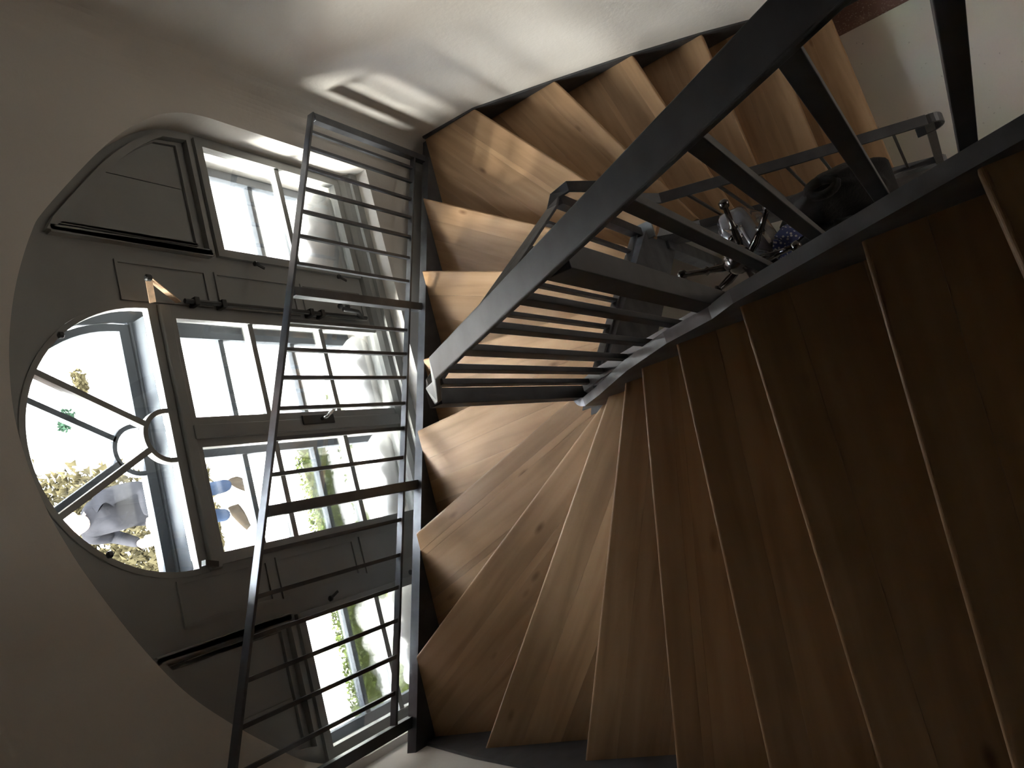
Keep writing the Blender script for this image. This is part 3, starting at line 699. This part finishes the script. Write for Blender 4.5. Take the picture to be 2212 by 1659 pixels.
for dy in (-.03, .03):
    obj('bag_strap', G().sweep([(.70, .62 + dy, -3.18), (.70, .60 + dy, -3.08), (.70, .60 + dy * .4, -2.99), (.73, .61 + dy * .4, -2.955), (.80, .64 + dy * .6, -3.0), (.86, .68 + dy, -3.12), (.87, .69 + dy, -3.18)], .014, .006, (0, 1, 0)), 'patent', bagroot, smooth=True)
sx, sy, szb = .835, .655, -3.152
scr = [(.0, .035), (-.012, .03), (-.016, .018), (-.006, .010), (.004, .016), (.002, .026), (-.006, .022), (-.008, .006), (-.002, -.006), (-.010, -.012), (-.004, -.02), (-.012, -.026), (-.006, -.034), (-.014, -.042)]
obj('script_badge', G().tube([(sx + b, sy - a, szb) for a, b in scr], .0028, 6), 'chrome', bagroot, smooth=True)
obj('buckle', G().tube([(.765, .60, -3.155), (.775, .61, -3.152), (.79, .605, -3.152)], .004, 6), 'chrome', bagroot, smooth=True)

# ------------------------------------------------------------------ outside: paving, hedges, dry lawn, person
GZ = -4.95
obj('ground_outside', G().box(-30, 30, YW + .5, 60, GZ - .2, GZ), 'paving', label='sunlit pale paving outside the window', cat='paving', kind='structure')
def leafy(name, x0, x1, y0, y1, z0, z1, n, size, mat, label, cat, seed, group=None, core=True):
    rr = random.Random(seed); root = empty(name, ((x0 + x1) / 2, (y0 + y1) / 2, z0), label, cat, group)
    if core: obj('inner_growth', G().box(x0 + .04, x1 - .04, y0 + .04, y1 - .04, z0, z1 - .05), mat, root)
    g = G()
    for _ in range(n):
        f = rr.random()
        x, y, z = rr.uniform(x0, x1), rr.uniform(y0, y1), rr.uniform(z0, z1)
        if f < .6: z = z1 - abs(rr.gauss(0, .03))
        elif f < .8: y = y0 + abs(rr.gauss(0, .02))
        else: y = y1 - abs(rr.gauss(0, .02))
        a = V((rr.gauss(0, 1), rr.gauss(0, 1), rr.gauss(0, .6))).normalized() * size; b = a.cross(V((rr.gauss(0, 1), rr.gauss(0, 1), rr.gauss(0, 1)))).normalized() * size * .5
        p = V((x, y, z)); g.add([p - a, p + b, p + a, p - b], [(0, 1, 2, 3)])
    obj('leaves', g, mat, root, kind='stuff')
    return root
leafy('box_hedge', -4.2, 1.15, 4.93, 5.14, GZ, GZ + .22, 7000, .022, 'hedge', 'clipped box hedge row farther from the window', 'hedge', 11, 'low box hedge rows outside')
leafy('box_hedge', -4.2, 1.35, 4.42, 4.62, GZ, GZ + .22, 7000, .022, 'hedge', 'clipped box hedge row nearer the window', 'hedge', 12, 'low box hedge rows outside')
rr = random.Random(5); g = G()
for _ in range(22000):
    y = rr.uniform(6.55, 11.2); xr = float(np.interp(y, [6.5, 9, 11], [1.15, 1.75, 1.9])) + rr.gauss(0, .08); x = rr.uniform(-3.5, xr)
    if 6.9 < y < 7.6 and rr.random() < .5: continue
    s_ = rr.uniform(.06, .16); a = rr.uniform(0, 6.28); hgt = rr.uniform(.02, .10)
    p = V((x, y, GZ)); d = V((math.cos(a), math.sin(a), 0)) * s_ * .4
    g.add([p - d, p + d, p + V((rr.gauss(0, .04), rr.gauss(0, .04), hgt))], [(0, 1, 2)])
obj('dry_lawn', g, 'grass', label='yellowed dry lawn beyond the pale paving outside', cat='lawn', kind='stuff')
leafy('low_bush', 2.22, 2.44, 8.68, 8.86, GZ, GZ + .14, 260, .03, 'foliage', 'small dark green bush alone on the pale paving', 'bush', 21)
leafy('dry_shrub', 2.52, 2.80, 8.32, 8.44, GZ, GZ + .12, 260, .03, 'grass', 'tiny yellowed shrub alone on the pale paving', 'shrub', 22)
# unseen row of houses, added to block low sky light from the upper treads
ter = empty('sky_blocker_houses', (0, 17, GZ), 'unseen row of dark brick houses, added across the forecourt to block low sky light', 'building')
obj('facade', G().box(-24, 24, 16, 24, GZ, 2.6), 'brick', ter)
obj('roof', G().prism([(-24.3, 15.7, 2.6), (-24.3, 20, 5.4), (-24.3, 24.3, 2.6)], (48.6, 0, 0)), 'roofing', ter)
for i in range(16):
    for j in range(3):
        wx, wz = -22.5 + 3 * i, GZ + .9 + 2.4 * j
        wf = obj('window', frame_rect(G(), wx - .55, wx + .55, wz, wz + 1.5, .08, 15.93, 16.02), 'white', ter)
        obj('pane', G().box(wx - .47, wx + .47, 15.96, 15.98, wz + .08, wz + 1.42), 'roofing', wf)
def person(px, py, face):
    fw = V((math.cos(face), math.sin(face), 0)); lt = V((-fw.y, fw.x, 0)); up = V((0, 0, 1)); O = V((px, py, GZ))
    P = lambda f, l, u: O + fw * f + lt * l + up * u
    vs = []; rs = []; es = []
    def v(p, r): vs.append(p); rs.append(r); return len(vs) - 1
    pel = v(P(0, 0, .93), (.155, .12)); wai = v(P(.0, 0, 1.08), (.15, .115)); che = v(P(.03, 0, 1.28), (.175, .125)); shb = v(P(.04, 0, 1.41), (.13, .09)); nec = v(P(.06, 0, 1.48), (.055, .055))
    hd0 = v(P(.085, 0, 1.55), (.075, .085)); hd1 = v(P(.10, 0, 1.63), (.082, .098)); hd2 = v(P(.095, 0, 1.70), (.055, .065))
    es += [(pel, wai), (wai, che), (che, shb), (shb, nec), (nec, hd0), (hd0, hd1), (hd1, hd2)]
    for s, step in ((1, .0), (-1, .14)):
        hip = v(P(0, .095 * s, .86), (.095, .1)); kn = v(P(.03 + step * .6, .11 * s, .48), (.068, .07)); an = v(P(step - .0, .125 * s, .12), (.062, .064))
        es += [(pel, hip), (hip, kn), (kn, an)]
        sh = v(P(.03, .20 * s, 1.38), (.078, .078)); el = v(P(.02 + .05 * s, .30 * s, 1.12), (.062, .062)); wr = v(P(.27, .14 * s, 1.10), (.045, .045))
        es += [(shb, sh), (sh, el), (el, wr)]
    me = bpy.data.meshes.new('person'); me.from_pydata([tuple(p - O) for p in vs], es, []); ob = bpy.data.objects.new('tmp_person', me); col.objects.link(ob)
    md = ob.modifiers.new('skin', 'SKIN'); ob.modifiers.new('sub', 'SUBSURF').levels = 2
    for i, d in enumerate(me.skin_vertices[0].data): d.radius = rs[i]; d.use_root = (i == 0)
    dg = bpy.context.evaluated_depsgraph_get(); m2 = bpy.data.meshes.new_from_object(ob.evaluated_get(dg)); bpy.data.objects.remove(ob)
    m2.name = 'person_body'
    for k in ('jacket', 'jeans', 'skin'): m2.materials.append(MAT[k])
    for p in m2.polygons:
        c = p.center; p.use_smooth = True
        p.material_index = 1 if c.z < .90 else (2 if c.z > 1.49 else 0)
    root = empty('person', (px, py, GZ), 'person in grey jacket and blue jeans standing outside holding a white cup', 'person')
    o = bpy.data.objects.new('body', m2); col.objects.link(o); place(o, (px, py, GZ + ZO), root)
    # hands with fingers
    for s in (1, -1):
        g = G(); w0 = P(.28, .135 * s, 1.10); pl = P(.345, .085 * s, 1.10)
        g.tube([w0, w0.lerp(pl, .5), pl], [.03, .042, .036], 10)
        for f in range(4):
            b = pl + up * (.028 - .019 * f); g.tube([b, b + fw * .045 - lt * .01 * s, b + fw * .06 - lt * .04 * s], [.0095, .009, .007], 8)
        b = w0.lerp(pl, .4) + up * .035; g.tube([b, b + fw * .02 - lt * .03 * s, b + fw * .045 - lt * .045 * s], [.011, .010, .008], 8)
        obj('hand', g, 'skin', root, True)
    # shoes
    for s, step in ((1, .0), (-1, .14)):
        g = G(); a = P(step, .125 * s, 0); toe = fw * .96 + lt * (.25 * s)
        for i in range(11):
            u = i / 10; c = a + toe * (-.08 + .26 * u); wdt = .036 + .016 * math.sin(math.pi * min(u * 1.1, 1)); ht = .10 - .06 * max(0, (u - .3)) / .7 if u < .98 else .03
            sd_ = V((-toe.y, toe.x, 0)).normalized()
            for k in range(10):
                t = math.pi * k / 9; g.v.append(tuple(c + sd_ * wdt * math.cos(t) + up * max(ht * math.sin(t), 0)))
        for i in range(10):
            for k in range(9): g.f.append((i * 10 + k, i * 10 + k + 1, i * 10 + 11 + k, i * 10 + 10 + k)); g.mi.append(0)
            g.f.append((i * 10, i * 10 + 10, i * 10 + 19, i * 10 + 9)); g.mi.append(0)
        g.f += [tuple(range(10)), tuple(100 + k for k in reversed(range(10)))]; g.mi += [0, 0]
        obj('shoe', g, 'shoe', root, True)
    g = G(); c = P(.075, 0, 1.635)
    for i in range(9):
        t = math.pi * .5 * i / 8; r = .105 * math.cos(t - .35) if i else .1
        for k in range(16):
            a = 2 * math.pi * k / 16; g.v.append(tuple(c + fw * r * 1.08 * math.cos(a) + lt * r * .9 * math.sin(a) + up * (.10 * math.sin(t) - .05 * (1 if math.cos(a) < .2 else 0) * (1 - i / 8))))
    for i in range(8):
        for k in range(16): g.f.append((i * 16 + k, i * 16 + (k + 1) % 16, (i + 1) * 16 + (k + 1) % 16, (i + 1) * 16 + k)); g.mi.append(0)
    g.f += [tuple(128 + k for k in range(16)), tuple(reversed(range(16)))]; g.mi += [0, 0]
    obj('hair', g, 'hair', root, True)
    g = G()   # face: nose, ears
    g.tube([P(.185, 0, 1.64), P(.205, 0, 1.61), P(.19, 0, 1.60)], [.008, .014, .010], 8)
    for s in (1, -1): g.tube([P(.10, .078 * s, 1.60), P(.095, .092 * s, 1.62), P(.09, .085 * s, 1.65)], [.010, .013, .009], 8)
    obj('face', g, 'skin', root, True)
    cup = G().lathe([(.032, 0), (.04, .01), (.045, .10), (.042, .10), (.03, .01)], P(.40, 0.0, 1.05), 16)
    obj('white_cup', cup, 'white', None, True, label='white cup in the hands of the person outside', cat='cup')
person(.86, 6.24, math.radians(-140))
